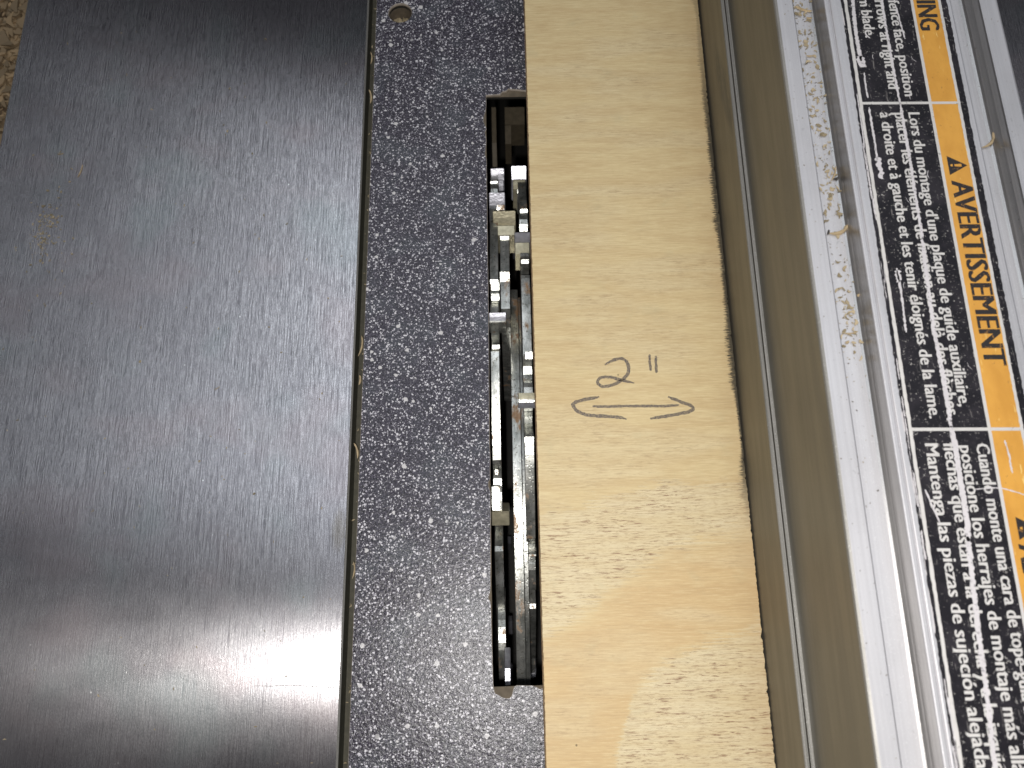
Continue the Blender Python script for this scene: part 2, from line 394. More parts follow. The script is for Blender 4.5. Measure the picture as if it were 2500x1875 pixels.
# ------------------------------------------------------------------ setting: dusty surface below the table's left edge
gx0, gx1, gy0, gy1 = -420, -150, -160, 620
n1, n2 = 46, 110; V = []; Fc = []
for j in range(n2+1):
    for i in range(n1+1):
        V.append((gx0+(gx1-gx0)*i/n1, gy0+(gy1-gy0)*j/n2, -42+random.uniform(-1.6, 1.6)))
for j in range(n2):
    for i in range(n1): a = j*(n1+1)+i; Fc.append((a, a+1, a+n1+2, a+n1+1))
tag(mk('ground', V, Fc, M['bench'], smooth=True), 'dusty brown surface below the left edge of the steel table', None, None, 'structure')
def flakes(name, spots, mat, z, smin, smax, label, parent=None, thick=.35, zj=0.3, elong=(1.5, 4)):
    V, Fc = [], []
    for (x, y) in spots:
        L = random.uniform(smin, smax); W = L/random.uniform(*elong); a = random.uniform(0, math.pi); b = random.uniform(-.35, .35); h = z+random.uniform(0, zj)
        cur = random.uniform(-.3, .3)*L; dx, dy = math.cos(a), math.sin(a); k = len(V)
        for s, wd in ((-1, .3), (-.2, 1), (.4, .9), (1, .2)):
            bx = x+dx*s*L/2-dy*cur*(s*s-.5); by = y+dy*s*L/2+dx*cur*(s*s-.5); bz = h+abs(s)*abs(b)*L*.35
            for q in (-1, 1):
                V.append((bx-dy*q*W*wd/2, by+dx*q*W*wd/2, bz)); V.append((bx-dy*q*W*wd/2, by+dx*q*W*wd/2, bz+thick*W))
        for s in range(3):
            p = k+s*4
            Fc += [(p+1, p+3, p+7, p+5), (p, p+1, p+5, p+4), (p+3, p+2, p+6, p+7)]
        Fc += [(k, k+2, k+3, k+1), (k+12, k+13, k+15, k+14)]
    return tag(mk(name, V, Fc, mat, None, parent), label, None, None, 'stuff')
flakes('wood_chips', [(random.uniform(-225, -150), random.uniform(20, 330)) for _ in range(9000)], M['chips'], -41.5, 1.4, 7.5,
       'brown wood chips and sawdust heaped beside the steel table', zj=4.5)

# ------------------------------------------------------------------ steel table with throat opening
tb = thing('saw_table', (0, 80, -12), 'brushed grey steel top of a table saw, filling the left third of the picture', 'saw table')
outer = [(-154.7, -260), (430, -260), (430, 640), (-154.7, 640)]
outer = [(-154.7, -260+900*k/30) for k in range(30, 0, -1)][::1]
outer = [(-154.7, -260), (430, -260), (430, 640), (-154.7, 640)]
plate('table_top', outer, [rrect(-43.8, -118, 62, 356, 12)], -11, 0, .45, [M['steel'], M['cast'], M['cast'], M['rim']], tb)
plate('insert_ledge', rrect(-50, -124, 68, 362, 14), [rrect(-29, -96, 30, 334, 6)], -17, -6.6, .3, [M['ledge'], M['cast'], M['cast_dark'], M['ledge']], tb)
# cavity below the opening
cav = tb
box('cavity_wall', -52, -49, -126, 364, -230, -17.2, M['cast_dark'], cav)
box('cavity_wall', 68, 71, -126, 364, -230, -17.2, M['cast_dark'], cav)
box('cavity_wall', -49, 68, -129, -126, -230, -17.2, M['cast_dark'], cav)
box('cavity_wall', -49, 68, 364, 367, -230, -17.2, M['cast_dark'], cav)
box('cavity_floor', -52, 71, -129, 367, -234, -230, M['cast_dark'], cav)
def wedge(name, pts, x0, x1, mat, parent):      # (y,z) outline extruded across x
    n = len(pts); V = [(x0, y, z) for y, z in pts]+[(x1, y, z) for y, z in pts]
    Fc = [tuple(range(n))[::-1], tuple(range(n, 2*n))]+[(i, (i+1) % n, n+(i+1) % n, n+i) for i in range(n)]
    return mk(name, V, Fc, mat, None, parent)
a1 = at(1232, 262, -55); a2 = at(1281, 300, -55); a3 = at(1245, 340, -55)
wedge('arbor_bracket', [(a1.y, -55), (a2.y, -56), (a2.y, -70), (a1.y, -70)], a1.x, a2.x, M['bracket'], cav)
wedge('arbor_bracket', [(a2.y-.3, -56), (a3.y, -58), (a3.y, -72), (a2.y-.3, -72)], a1.x, a1.x+2.3, M['bracket'], cav)
b1 = at(1200, 262, -50); b2 = at(1212, 345, -52)
wedge('arbor_bracket', [(b1.y, -50), (b2.y, -53), (b2.y-22, -72), (b1.y, -72)], b1.x, b2.x, M['bracket'], cav)

# ------------------------------------------------------------------ throat insert
ins = thing('throat_insert', (0, 120, -6.5), 'dark speckled laminate insert with a long slot, between steel table and plywood', 'throat plate')
def jit(pts, a, step, seed):
    rnd = random.Random(seed); out = []
    for i in range(len(pts)):
        p, q = Vector(pts[i]), Vector(pts[(i+1) % len(pts)]); n = max(1, int((q-p).length/step))
        for k in range(n):
            v = p.lerp(q, k/n); out.append((v.x+rnd.uniform(-a, a), v.y+rnd.uniform(-a, a)))
    return out
P = lambda x, y, z=0: tuple(at(x, y, z)[:2])
slot = [P(1187, 233), P(1196, 232), P(1222, 230), P(1227, 224), P(1236, 222), P(1241, 217), P(1262, 219), P(1284, 221), (9, 162.2), (9, -10.6),
        P(1334, 1682), P(1326, 1680), P(1318, 1682), P(1308, 1676), P(1298, 1673), P(1280, 1674), P(1262, 1673), P(1255, 1677), P(1252, 1688), P(1250, 1698), P(1244, 1704), P(1236, 1705), P(1226, 1702), P(1219, 1697), P(1209, 1693), P(1206, 1684), P(1204, 1668),
        P(1199.5, 1500), P(1198, 1470), P(1195, 1465), P(1193, 1460), P(1198, 1440), P(1198, 1200), P(1193, 1188), P(1192, 1178), P(1197, 1168), P(1196.5, 1100), P(1195, 1080), P(1193.5, 800), P(1190, 560), P(1188.5, 420), P(1188, 388), P(1184, 377), P(1186, 360), P(1188, 345), P(1185.5, 330), P(1184, 322), P(1188, 314), P(1184, 305), P(1180.5, 294), P(1182, 284), P(1185, 274), P(1187, 262)]
slot = jit(slot, .05, 1.2, 3)
hole = circle(-33.6, 192.7, 3.75, 40)
lam_out = rrect(-41.3, -115.5, 59.5, 353.5, 11, 10)
plate('laminate', lam_out, [slot, hole], -.75, 0, .09, [M['lam'], M['core'], M['lam_edge'], M['lam_edge']], ins)
core_out = rrect(-41.5, -115.7, 59.7, 353.7, 11, 10)
cs = jit([(-6.35, 160.8), (9.4, 160.8), (9.4, -11.0), (-6.2, -11.2)], .04, 2.5, 5)
plate('core_board', core_out, [cs, circle(-33.6, 192.7, 3.65, 40)], -1.9, -.78, .12, [M['core'], M['core'], M['cast_dark'], M['core']], ins)  # slot cut takes the cavity's near-black, its shade put into the colour
plate('backing_board', core_out, [[(-11, 168), (16, 168), (16, -18), (-11, -18)], circle(-33.6, 192.7, 3.6, 40)], -6.5, -1.93, .05, [M['core'], M['core'], M['core'], M['core']], ins)

# ------------------------------------------------------------------ dado stack
YC, ZC, RB = 85.0, -109.6, 101.6
def pol(phi, r, yc=YC, zc=ZC): a = math.radians(phi); return (yc+r*math.sin(a), zc+r*math.cos(a))
def disc(name, pts, x0, x1, mats, parent, bevel=.12):
    n = len(pts); p2 = pts if signed(pts) > 0 else pts[::-1]; ib = inset(p2, bevel)
    V = [(x0, *q) for q in ib]+[(x0+bevel, *q) for q in p2]+[(x1-bevel, *q) for q in p2]+[(x1, *q) for q in ib]; Fc, I = [], []
    for L in range(3):
        for i in range(n): j = (i+1) % n; Fc.append((L*n+i, L*n+j, (L+1)*n+j, (L+1)*n+i)); I.append(0)
    for t_ in tessellate_polygon([[Vector((q[0], q[1], 0)) for q in ib]]):
        Fc.append(tuple(t_)); I.append(1); Fc.append(tuple(3*n+k for k in t_)); I.append(1)
    ob = mk(name, V, Fc, mats, I, parent)
    import bmesh; bm = bmesh.new(); bm.from_mesh(ob.data); bmesh.ops.recalc_face_normals(bm, faces=bm.faces); bm.to_mesh(ob.data); bm.free()
    return ob
def blade_outline(teeth, R):
    """teeth: angles (deg from vertical) of tooth fronts, descending; body outline between them"""
    pts = []; n = len(teeth)
    for k, t0 in enumerate(teeth):
        t1 = teeth[(k+1) % n]; 
        if k == n-1: t1 -= 360
        s = (t0-t1)/30.0
        for d, dr in ((0.0, -1.2), (.25, -9), (1.2, -12.5), (2.4, -12.0), (3.3, -7), (3.9, -2.4), (4.4, -1.3)): pts.append(pol(t0-d*s, R+dr))
        for q in range(9): pts.append(pol(t0-(5.2+q*1.9)*s, R-1.2-.02*q))
        for d, dr in ((21.2, -2.2), (22.2, -4.2), (23.6, -4.6), (24.6, -4.1), (25.4, -2.6), (26.3, -1.9), (28.3, -1.3), (29.4, -1.1)): pts.append(pol(t0-d*s, R+dr))
    return pts
def tooth(parent, phi0, phi1, R, x0, x1, mat, drop=7.0, tilt=.5, name='tooth'):
    # a carbide block: slightly dished outer face between the two angles
    a = pol(phi0, R+.1); b = pol(phi1, R-tilt); c = pol(phi1-.2, R-drop); d = pol(phi0+.2, R-drop)
    m = pol((phi0+phi1)/2, R-.1); return disc(name, [a, m, b, c, d], x0, x1, [mat, mat], parent, .18)
def Xp(px, py, z=-9): return at(px, py, z).x
la, lb = Xp(1200, 1060), Xp(1222, 1060)
ra, rb = Xp(1282, 1110), Xp(1306, 1110)
bl = thing('dado_cutter', (-4.8, YC, ZC), 'left toothed saw blade seen edge-on along the left side of the slot', 'saw blade', 'blades stacked in the slot')
T1 = [123, 93, 62, 29.0, 2.2, -31.7, -67, -97, -127, -157, -187, -217]
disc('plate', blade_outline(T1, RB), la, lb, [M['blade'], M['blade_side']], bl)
def facet(parent, x0, x1, y0, y1, mat, tilt=0., name='tooth', z=None, deep=8., R=RB):  # added rim blocks, many turned to throw the flash back as glints
    """a block whose top face lies across the line of sight, seated on the blade rim"""
    def ray(py): d = fw*F_PX+UP*(937.5-py); return Vector((d.y, d.z)).normalized()
    ym = (y0+y1)/2; d = ray(ym); o = Vector((0, CAM_H)); c = Vector((YC, ZC))
    if z is None:
        b = (o-c).dot(d); D = b*b-((o-c).dot(o-c)-R*R); t_ = -b-math.sqrt(max(D, 0.))
    else: t_ = (z-CAM_H)/d.y
    p = o+d*t_; half = (ray(y0)-ray(y1)).length*t_/2; a = math.radians(tilt)
    e = Vector((-d.y, d.x)); e = e if e.x > 0 else -e; e = Vector((e.x*math.cos(a)-e.y*math.sin(a), e.x*math.sin(a)+e.y*math.cos(a)))
    hx = half/max(.2, math.cos(a)); A, B = p-e*hx, p+e*hx; dn = (c-p).normalized()
    q = [A, A.lerp(B, .5)+Vector((0, .05)), B, B+dn*deep-e*.5, A+dn*deep+e*.5]
    zz = p.y; xa_, xb_ = at(x0, ym, zz).x, at(x1, ym, zz).x
    return disc(name, [tuple(v) for v in q], xa_, xb_, [M[mat], M[mat]], parent, .18)
facet(bl, 1194, 1233, 470, 510, 'carbide', 9); facet(bl, 1212, 1232, 500, 512, 'blade', -2, 'shoulder')
facet(bl, 1194, 1236, 763, 784, 'carbide', 9); facet(bl, 1194, 1236, 782, 786, 'blade', 0, 'shoulder')
facet(bl, 1199, 1244, 1248, 1282, 'brass', 17); facet(bl, 1200, 1222, 1188, 1245, 'blade', 0, 'shoulder')
facet(bl, 1207, 1218, 1146, 1158, 'blade', 0, 'shoulder'); facet(bl, 1198, 1220, 690, 708, 'blade', 2, 'shoulder'); facet(bl, 1198, 1220, 716, 732, 'blade', -3, 'shoulder')
facet(bl, 1200, 1221, 841, 851, 'blade', 0, 'shoulder')
facet(bl, 1232, 1247, 1632, 1672, 'carbide', 4, z=-30)
for p in (93, 62, -97, -127, -157): tooth(bl, p+1.6, p-.4, RB, la-.4, lb+1.6, M['carbide'])
fy = at(1220, 1550, -42)
disc('glint_arc', [(fy.y+16*math.sin(math.radians(a)), -58+16*math.cos(math.radians(a))) for a in range(-64, 66, 8)]+[(fy.y+10, -70), (fy.y-10, -70)], la+.4, lb+.2, [M['blade'], M['blade_side']], bl)  # added curved piece, arced to catch the flash
br = thing('dado_cutter', (5, YC, ZC), 'right toothed saw blade seen edge-on, half hidden under the plywood edge', 'saw blade', 'blades stacked in the slot')
T2 = [138, 108, 78, 46.5, 15.7, -12.4, -45, -75, -105, -135, -165, -195]
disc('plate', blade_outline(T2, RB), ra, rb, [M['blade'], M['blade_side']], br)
facet(br, 1248, 1285, 406, 438, 'carbide', 2, R=RB-.5); facet(br, 1252, 1283, 440, 462, 'brass', -14, 'shoulder', R=RB-2); facet(br, 1262, 1282, 463, 472, 'blade', 0, 'shoulder', R=RB-3)
facet(br, 1269, 1289, 511, 540, 'blade', 3, 'shoulder', R=RB-2)
facet(br, 1256, 1295, 568, 592, 'carbide', 16); facet(br, 1257, 1293, 593, 621, 'brass', -16, 'shoulder', R=RB-.5)
facet(br, 1271, 1292, 634, 644, 'blade', 0, 'shoulder', R=RB-1)
facet(br, 1281, 1301, 860, 877, 'blade', 0, 'shoulder', R=RB-.8)
facet(br, 1265, 1308, 960, 975, 'brass', -14, 'shoulder'); facet(br, 1265, 1308, 975, 983, 'blade', -1); facet(br, 1265, 1308, 984, 997, 'carbide', 22, 'shoulder')
facet(br, 1290, 1310, 1354, 1359, 'blade', 0, 'shoulder', R=RB-.5)
for p in (78, 108, -75, -105): tooth(br, p+1.6, p-.4, RB, ra-1.6, rb+.3, M['carbide'])
# two-wing chippers between them
c1 = thing('chipper_blade', (-2, YC, ZC), 'short chipper with a brassy tooth wedged beside the left blade, upper part of slot', 'chipper', 'blades stacked in the slot')
ca, cb = Xp(1221, 650), Xp(1244, 650)
arc = [pol(20.4-1.1*k, RB-1.6) for k in range(15)]
disc('wing', [pol(40, RB-30), pol(31, RB-12), pol(27.5, RB-7), pol(22.5, RB-7), pol(21, RB-2.2)]+arc+[pol(4.5, RB-3.4), pol(3.4, RB-9), pol(2, RB-26), pol(-4, RB-60), pol(60, RB-75)], ca, cb, [M['blade'], M['blade_side']], c1)
facet(c1, 1203, 1259, 515, 550, 'brass', 12); facet(c1, 1204, 1257, 551, 574, 'brass', -18, 'shoulder', R=RB-2)
facet(c1, 1220, 1244, 576, 584, 'blade', 1, 'shoulder', R=RB-1); facet(c1, 1220, 1245, 664, 694, 'blade', 3, 'shoulder', R=RB-1)
facet(c1, 1198, 1231, 411, 438, 'carbide', 7, R=RB-1); facet(c1, 1197, 1216, 442, 461, 'blade', 1, 'shoulder', R=RB-2); facet(c1, 1217, 1230, 440, 468, 'carbide', 10, 'shoulder', R=RB-3)
c2 = thing('chipper_blade', (1.5, YC, ZC), 'long smooth chipper bar running down the middle of the slot', 'chipper', 'blades stacked in the slot')
c2y, c2z, c2r = 52.5, -178.0, 150.0
def arc2(a0, a1, n, dr=0.): return [pol(a0+(a1-a0)*k/n, c2r+dr, c2y, c2z) for k in range(n+1)]
xa, xb, xc = Xp(1251, 1100, -28), Xp(1273, 1100, -28), Xp(1284, 1100, -28)
disc('wing', arc2(24, -28, 40)+[(-20, -120), (110, -120)], xa, xb, [M['blade'], M['blade_side']], c2)
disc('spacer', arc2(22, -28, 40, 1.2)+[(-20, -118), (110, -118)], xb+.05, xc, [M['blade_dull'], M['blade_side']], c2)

# ------------------------------------------------------------------ plywood board
bd = thing('plywood_board', (31, 80, 0), 'pale plywood strip marked 2" with a pencil double arrow, against the fence', 'plywood board')
rnd = random.Random(11); L, Rr = [], []
y = -240.
while y < 520:
    L.append((5.95+rnd.uniform(-.06, .06), y)); y += .55
y = -240.
while y < 520:
    a = .08 if y > 45 else .12
    Rr.append((56.45+YAW*y*.8+rnd.uniform(-a, a)-(.25 if rnd.random() < .06 else 0), y)); y += .42 if y < 60 else .6
outl = Rr+L[::-1]
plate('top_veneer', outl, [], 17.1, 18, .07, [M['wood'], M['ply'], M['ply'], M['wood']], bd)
core_o = [(6.1, -240), (56.2, -240), (56.2, 520), (6.1, 520)]
for k in range(6): plate('ply', [(a+(.08 if k % 2 else 0)*(1 if a < 20 else -1), b) for a, b in core_o], [], .02+k*2.85, .02+(k+1)*2.85-.05, .05, [M['ply']]*4, bd)
def ribbon(name, pts, width, mat, parent, z, taper=True, jw=.0, seed=1, close=False):
    """flat stroke through surveyed points (world mm), pen-thin print on a surface"""
    rn = random.Random(seed); q = []
    P_ = [Vector((p[0], p[1], 0)) for p in pts]
    for i in range(len(P_)-1):                        # Catmull-Rom
        p0 = P_[max(0, i-1)]; p1 = P_[i]; p2 = P_[i+1]; p3 = P_[min(len(P_)-1, i+2)]
        n = max(2, int((p2-p1).length/.35))
        for k in range(n):
            u = k/n; q.append(.5*((2*p1)+(p2-p0)*u+(2*p0-5*p1+4*p2-p3)*u*u+(3*p1-p0-3*p2+p3)*u**3))
    q.append(P_[-1]); V, Fc = [], []
    for i, p in enumerate(q):
        d = (q[min(i+1, len(q)-1)]-q[max(i-1, 0)]).normalized(); nn = Vector((-d.y, d.x, 0)); e = i/(len(q)-1)
        wv = width*(min(1, .45+6*min(e, 1-e)) if taper else 1)/2
        for s in (-1, 1):
            v = p+nn*s*(wv+rn.uniform(-jw, jw)); V.append((v.x, v.y, z))
    for i in range(len(q)-1): Fc.append((2*i, 2*i+1, 2*i+3, 2*i+2))
    ob = mk(name, V, Fc, mat, None, parent)
    if ob.data.polygons[0].normal.z < 0: ob.data.flip_normals()
    return ob
def Q(pts): return [P(1300+a/4.022, 800+b/4.022, 18) for a, b in pts]
pm = M['pencil']; zt = 18.03
ribbon('pencil_numeral', Q([(710, 365), (760, 335), (830, 308), (890, 308), (930, 345), (945, 410), (930, 460), (890, 505), (840, 540), (760, 570), (690, 578), (645, 550), (645, 515), (690, 487), (760, 485), (840, 505), (920, 525), (1000, 545)]), .8, pm, bd, zt, jw=.09, seed=2)
ribbon('pencil_inch_mark', Q([(1150, 262), (1150, 320), (1157, 375), (1162, 425)]), .62, pm, bd, zt, jw=.08, seed=3)
ribbon('pencil_inch_mark', Q([(1212, 275), (1212, 340), (1215, 400), (1217, 445)]), .68, pm, bd, zt, jw=.08, seed=4)
ribbon('pencil_arrow_shaft', Q([(590, 772), (760, 775), (900, 770), (1100, 770), (1280, 770), (1440, 760)]), .7, pm, bd, zt, jw=.07, seed=5)
ribbon('pencil_arrow_head', Q([(655, 680), (560, 697), (470, 717), (405, 742), (400, 765), (425, 805), (480, 840), (570, 862), (680, 868), (800, 876), (880, 885), (925, 900)]), .85, pm, bd, zt, jw=.09, seed=6)
ribbon('pencil_arrow_head', Q([(1330, 680), (1400, 705), (1480, 740), (1550, 762), (1578, 790), (1545, 822), (1440, 845), (1330, 866), (1240, 880), (1155, 893)]), .85, pm, bd, zt, jw=.09, seed=8)

# ------------------------------------------------------------------ fence
fe = thing('rip_fence', (84, 120, .2), 'silver aluminium rip fence with grooved top, standing against the plywood', 'saw fence')
yA, yB = -240, 560
extrude_y('face_plate', [(56.78, 1.2), (57.75, 1.2), (57.75, 37.45), (57.65, 37.6), (56.95, 37.6), (56.78, 37.4)], yA, yB, [M['face_lo'], M['rim']], [0, 0, 1, 1, 1, 0], fe)
prof = [(58.15, .4), (58.15, 37.05), (58.9, 37.1), (58.9, 67.2), (59.05, 67.75), (59.5, 68), (62.75, 68), (62.95, 67.85), (63.0, 67.5), (63.0, 63.7), (63.2, 63.5), (68.5, 63.5), (69.0, 63.65), (69.35, 64.0), (69.5, 64.6),
        (69.5, 68.45), (69.6, 68.65), (69.8, 68.7), (70.35, 68.7), (70.5, 68.55), (70.55, 68.2), (70.85, 68.15), (70.95, 68.4), (71.1, 68.5), (97.05, 68.5), (97.25, 68.4), (97.25, 64.0), (97.6, 63.6), (102.3, 63.5), (102.9, 63.7), (103.2, 64.2), (103.7, 65.9), (103.72, 67.7), (103.9, 68), (107.5, 68), (107.9, 67.8), (108.05, 67.4), (108.05, .4)]
mi = [0]*len(prof)
mats_i = []
for i in range(len(prof)):
    a, b = prof[i], prof[(i+1) % len(prof)]
    if i in (1,): mats_i.append(2)
    elif a[0] < 58.95 and b[0] < 58.95: mats_i.append(1)
    elif i in (3, 4): mats_i.append(2)
    elif (a[0] > 68.4 and b[0] < 69.55 and max(a[1], b[1]) < 68.5) or (a[0] > 102.2 and b[0] < 103.95): mats_i.append(3)
    else: mats_i.append(0)
extrude_y('fence_body', prof, yA, yB, [M['alu'], M['face_hi'], M['rim'], M['glossy_shaded']], mats_i, fe)

# warning label on the top: film sheets and printing
ZL = 68.5
lab = bpy.data.objects.new('warning_label', None); COL.objects.link(lab); lab.parent = fe; lab.location = (0, 0, 0); lab.empty_display_size = .01
lab['label'] = 'black and orange warning sticker, scratched'
lab.parent = fe
def LP(px, py): return at(px, py, ZL)
# label frame: u runs down the label (reading direction), v to its right-hand side
A0, A1 = LP(2062, 0), LP(2346, 1875); du = (A1-A0).normalized(); du.z = 0; dv = Vector((-du.y, du.x, 0))
O = LP(2062, 0)
def uv_of(p): d = p-O; return (d.dot(du), d.dot(dv))
def W(u, v, z): p = O+du*u+dv*v; return (p.x, p.y, z)
def sheet(name, u0, u1, v0, v1, z, mat, ragged=0., seed=1, step=.6):
    rn = random.Random(seed); n = max(1, int((u1-u0)/step)) if ragged else 1; V, Fc = [], []
    for k in range(n+1):
        u = u0+(u1-u0)*k/n
        V.append(W(u, v0+(rn.uniform(-ragged, ragged) if ragged else 0), z)); V.append(W(u, v1+(rn.uniform(-ragged, ragged) if ragged else 0), z))
    for k in range(n): Fc.append((2*k, 2*k+2, 2*k+3, 2*k+1))
    ob = mk(name, V, Fc, mat, None, lab)
    if ob.data.polygons[0].normal.z < 0: ob.data.flip_normals()
    return ob
def v_at(px, py): return uv_of(LP(px, py))[1]
vbo = (v_at(2219, 0)+v_at(2397, 937))/2; vor = (v_at(2292, 0)+v_at(2468, 937))/2; vbr = (v_at(2307, 0)+v_at(2499, 937))/2
U0, U1 = -60., 205.
us1 = uv_of(LP(2200, 252))[0]; us2 = uv_of(LP(2350, 1048))[0]
print('label v', vbo, vor, vbr, us1, us2)
sheet('label_film', U0, U1, -.95, vbr, ZL+.03, M['black'], .10, 3)
sheet('orange_band', U0, U1, vbo+.3, vor, ZL+.055, M['orange'])
sheet('white_border', U0, U1, -.25, .42, ZL+.08, M['white'], .07, 5, .9)
sheet('white_border', U0, U1, vbo-.12, vbo+.5, ZL+.08, M['white'], .02, 6)
sheet('white_border', U0, U1, vor-.1, vor+.5, ZL+.08, M['white'], .06, 7)
sheet('divider_line', us1-.28, us1+.32, -.2, vor+.2, ZL+.105, M['white'])
sheet('divider_line', us2-.30, us2+.32, -.2, vor+.2, ZL+.105, M['white'])
dg = None
def text_mesh(s, off):
    c = bpy.data.curves.new('t', 'FONT'); c.body = s; c.size = 1; c.offset = off; c.resolution_u = 2; c.fill_mode = 'FRONT'
    o = bpy.data.objects.new('t', c); COL.objects.link(o); g = bpy.context.evaluated_depsgraph_get(); g.update()
    me = bpy.data.meshes.new_from_object(o.evaluated_get(g)); V = [tuple(v.co) for v in me.vertices]; Fc = [tuple(p.vertices) for p in me.polygons]
    bpy.data.objects.remove(o); bpy.data.curves.remove(c); bpy.data.meshes.remove(me); return V, Fc
_v = text_mesh('H', 0.)[0]; CAPH = max(v[1] for v in _v)-min(v[1] for v in _v); print('cap height', CAPH)
def width(s, off): V, _ = text_mesh(s, off); return min(v[0] for v in V), max(v[0] for v in V)
def line(name, full, sub, pA, pB, cap, mat, off=.0, shear=0., bold=.10):
    i = full.index(sub)
    x0, x1 = width(sub, off)
    pre = 0.
    if i: fx0, fx1 = width(full[:i+len(sub)], off); pre = fx1-x1
    ua, va = uv_of(LP(*pA)); ub, vb = uv_of(LP(*pB)); sx = (ub-ua)/(x1-x0); sy = cap/CAPH
    V, Fc = text_mesh(full, off); out = []
    for x, y, _ in V:
        u = ua+(x-pre-x0)*sx; v = va+(vb-va)*(u-ua)/(ub-ua) if abs(u-ua) < 200 else va
        out.append(W(u+shear*y*sy, (va+vb)/2+ (v-(va+vb)/2)*.6+y*sy, ZL+.10))
    V0, F0 = out, Fc; out, Fc = [], []
    for k, sft in enumerate((-bold, 0., bold) if bold else (0.,)):
        b0 = len(out); out += [(p_[0]+du.x*sft, p_[1]+du.y*sft, p_[2]+k*.005) for p_ in V0]; Fc += [tuple(b0+i_ for i_ in f_) for f_ in F0]
    ob = mk(name, out, Fc, mat, None, lab)
    if ob.data.polygons[0].normal.z < 0: ob.data.flip_normals()
    return ob
wt, ik = M['white'], M['ink']; c_ = 2.35
line('text_line', 'When mounting an auxiliary fence face, position', 'fence face, position', (2167, 1), (2209, 235), c_, wt)
line('text_line', 'mounting hardware beyond arrows at right and', 'rrows at right and', (2135, 2), (2168, 217), c_, wt)
line('text_line', 'left and away from blade.', 'blade.', (2101, 27), (2113, 92), c_, wt)
line('text_line', "Lors du montage d'une plaque de guide auxiliaire,", "Lors du montage d'une plaque de guide auxiliaire,", (2216, 276), (2342, 992), c_, wt)
line('text_line', 'placer les éléments de fixation au-delà des flèches', 'placer les éléments de fixation au-delà des flèches', (2181, 277), (2314, 1012), c_, wt)
line('text_line', 'à droite et à gauche et les tenir éloignés de la lame.', 'à droite et à gauche et les tenir éloignés de la lame.', (2146, 276), (2270, 1021), c_, wt)
line('text_line', 'Cuando monte una cara de tope-guía auxiliar,', 'Cuando monte', (2381, 1084), (2425, 1322), c_, wt)
line('text_line', 'posicione los herrajes de montaje más allá de las', 'posicione los', (2342, 1089), (2378, 1313), c_, wt)
line('text_line', 'flechas que están a la derecha y a la izquierda.', 'flechas que', (2302, 1082), (2330, 1274), c_, wt)
line('text_line', 'Mantenga las piezas de sujeción alejadas de la hoja.', 'Mantenga las', (2257, 1084), (2295, 1322), c_, wt)
line('heading', 'WARNING', 'NG', (2239, 14), (2247, 73.5), 4.1, ik, .0, 0., .21)
line('heading', 'AVERTISSEMENT', 'AVERTISSEMENT', (2322, 443), (2404, 891), 4.1, ik, .0, 0., .21)
line('heading', 'ADVERTENCIA', 'A', (2486, 1331), (2492, 1372), 4.1, ik, .0, 0., .21)
def alert(pl, ph, vb):
    u0 = uv_of(LP(*pl))[0]; u1 = uv_of(LP(*ph))[0]; v0 = uv_of(LP(*pl))[1]; v1 = v0+3.9; um = (u0+u1)/2
    outer = [(u0, v0), (u1, v0), (um, v1)]
    V = [W(a, b, ZL+.10) for a, b in outer]; ob = mk('alert_triangle', V, [(0, 1, 2)], ik, None, lab)
    if ob.data.polygons[0].normal.z < 0: ob.data.flip_normals()
    w_ = (u1-u0)*.055
    for (a, b, k, nm) in ((v0+1.25, v0+2.7, 1.2, 'exclamation_bar'), (v0+.45, v0+.9, 1.0, 'exclamation_dot')):
        V = [W(um-w_*k*.8, a, ZL+.125), W(um+w_*k*.8, a, ZL+.125), W(um+w_*k*1.2, b, ZL+.125), W(um-w_*k*1.2, b, ZL+.125)]
        ob = mk(nm, V, [(0, 1, 2, 3)], M['orange'], None, lab)
        if ob.data.polygons[0].normal.z < 0: ob.data.flip_normals()
alert((2310, 381), (2320, 428), 0)
alert((2478, 1262), (2486, 1318), 0)
def LQ(*pts): return [tuple(LP(a, b)[:2]) for a, b in pts]
sm = M['scr']; zs = ZL+.14
def scratch(pts, w_, jw, seed): return ribbon('scratch', LQ(*pts), w_, sm, lab, zs, True, jw, seed)
scratch([(2079, -30), (2084, 30), (2089, 80), (2096, 120), (2102, 150)], .75, .12, 1)
scratch([(2098, 138), (2103, 152), (2107, 165)], 1.6, .35, 2)
scratch([(2109, 178), (2113, 210), (2118, 240)], .32, .08, 3)
scratch([(2121, 262), (2127, 300), (2134, 340), (2141, 390)], .42, .10, 4)
scratch([(2141, 385), (2148, 410), (2152, 438)], 1.0, .3, 5)
scratch([(2150, -20), (2158, 40), (2170, 110), (2180, 165), (2188, 210), (2197, 255)], .50, .10, 6)
scratch([(2196, 250), (2207, 310), (2222, 400), (2236, 490), (2252, 585)], .62, .12, 7)
scratch([(2250, 580), (2262, 680), (2277, 790), (2292, 870), (2307, 950), (2321, 1044)], .78, .16, 8)
scratch([(2320, 1040), (2331, 1090), (2345, 1180), (2358, 1260), (2364, 1322)], 1.05, .12, 9)
scratch([(2362, 1310), (2375, 1430), (2390, 1560), (2402, 1650)], .95, .16, 10)
scratch([(2402, 1650), (2416, 1760), (2428, 1875), (2436, 1960)], .85, .14, 11)
scratch([(2186, 15), (2194, 45), (2204, 80), (2209, 96)], .34, .10, 12)
scratch([(2188, 655), (2200, 720), (2206, 770), (2211, 812)], .40, .12, 13)
scratch([(2190, 660), (2193, 690)], 1.0, .35, 14)
scratch([(2258, 1195), (2275, 1235), (2293, 1275)], .30, .05, 15)
scratch([(2380, 1195), (2440, 1192), (2500, 1208)], .22, .06, 16)
scratch([(2452, 1075), (2462, 1110), (2470, 1155)], .30, .10, 17)
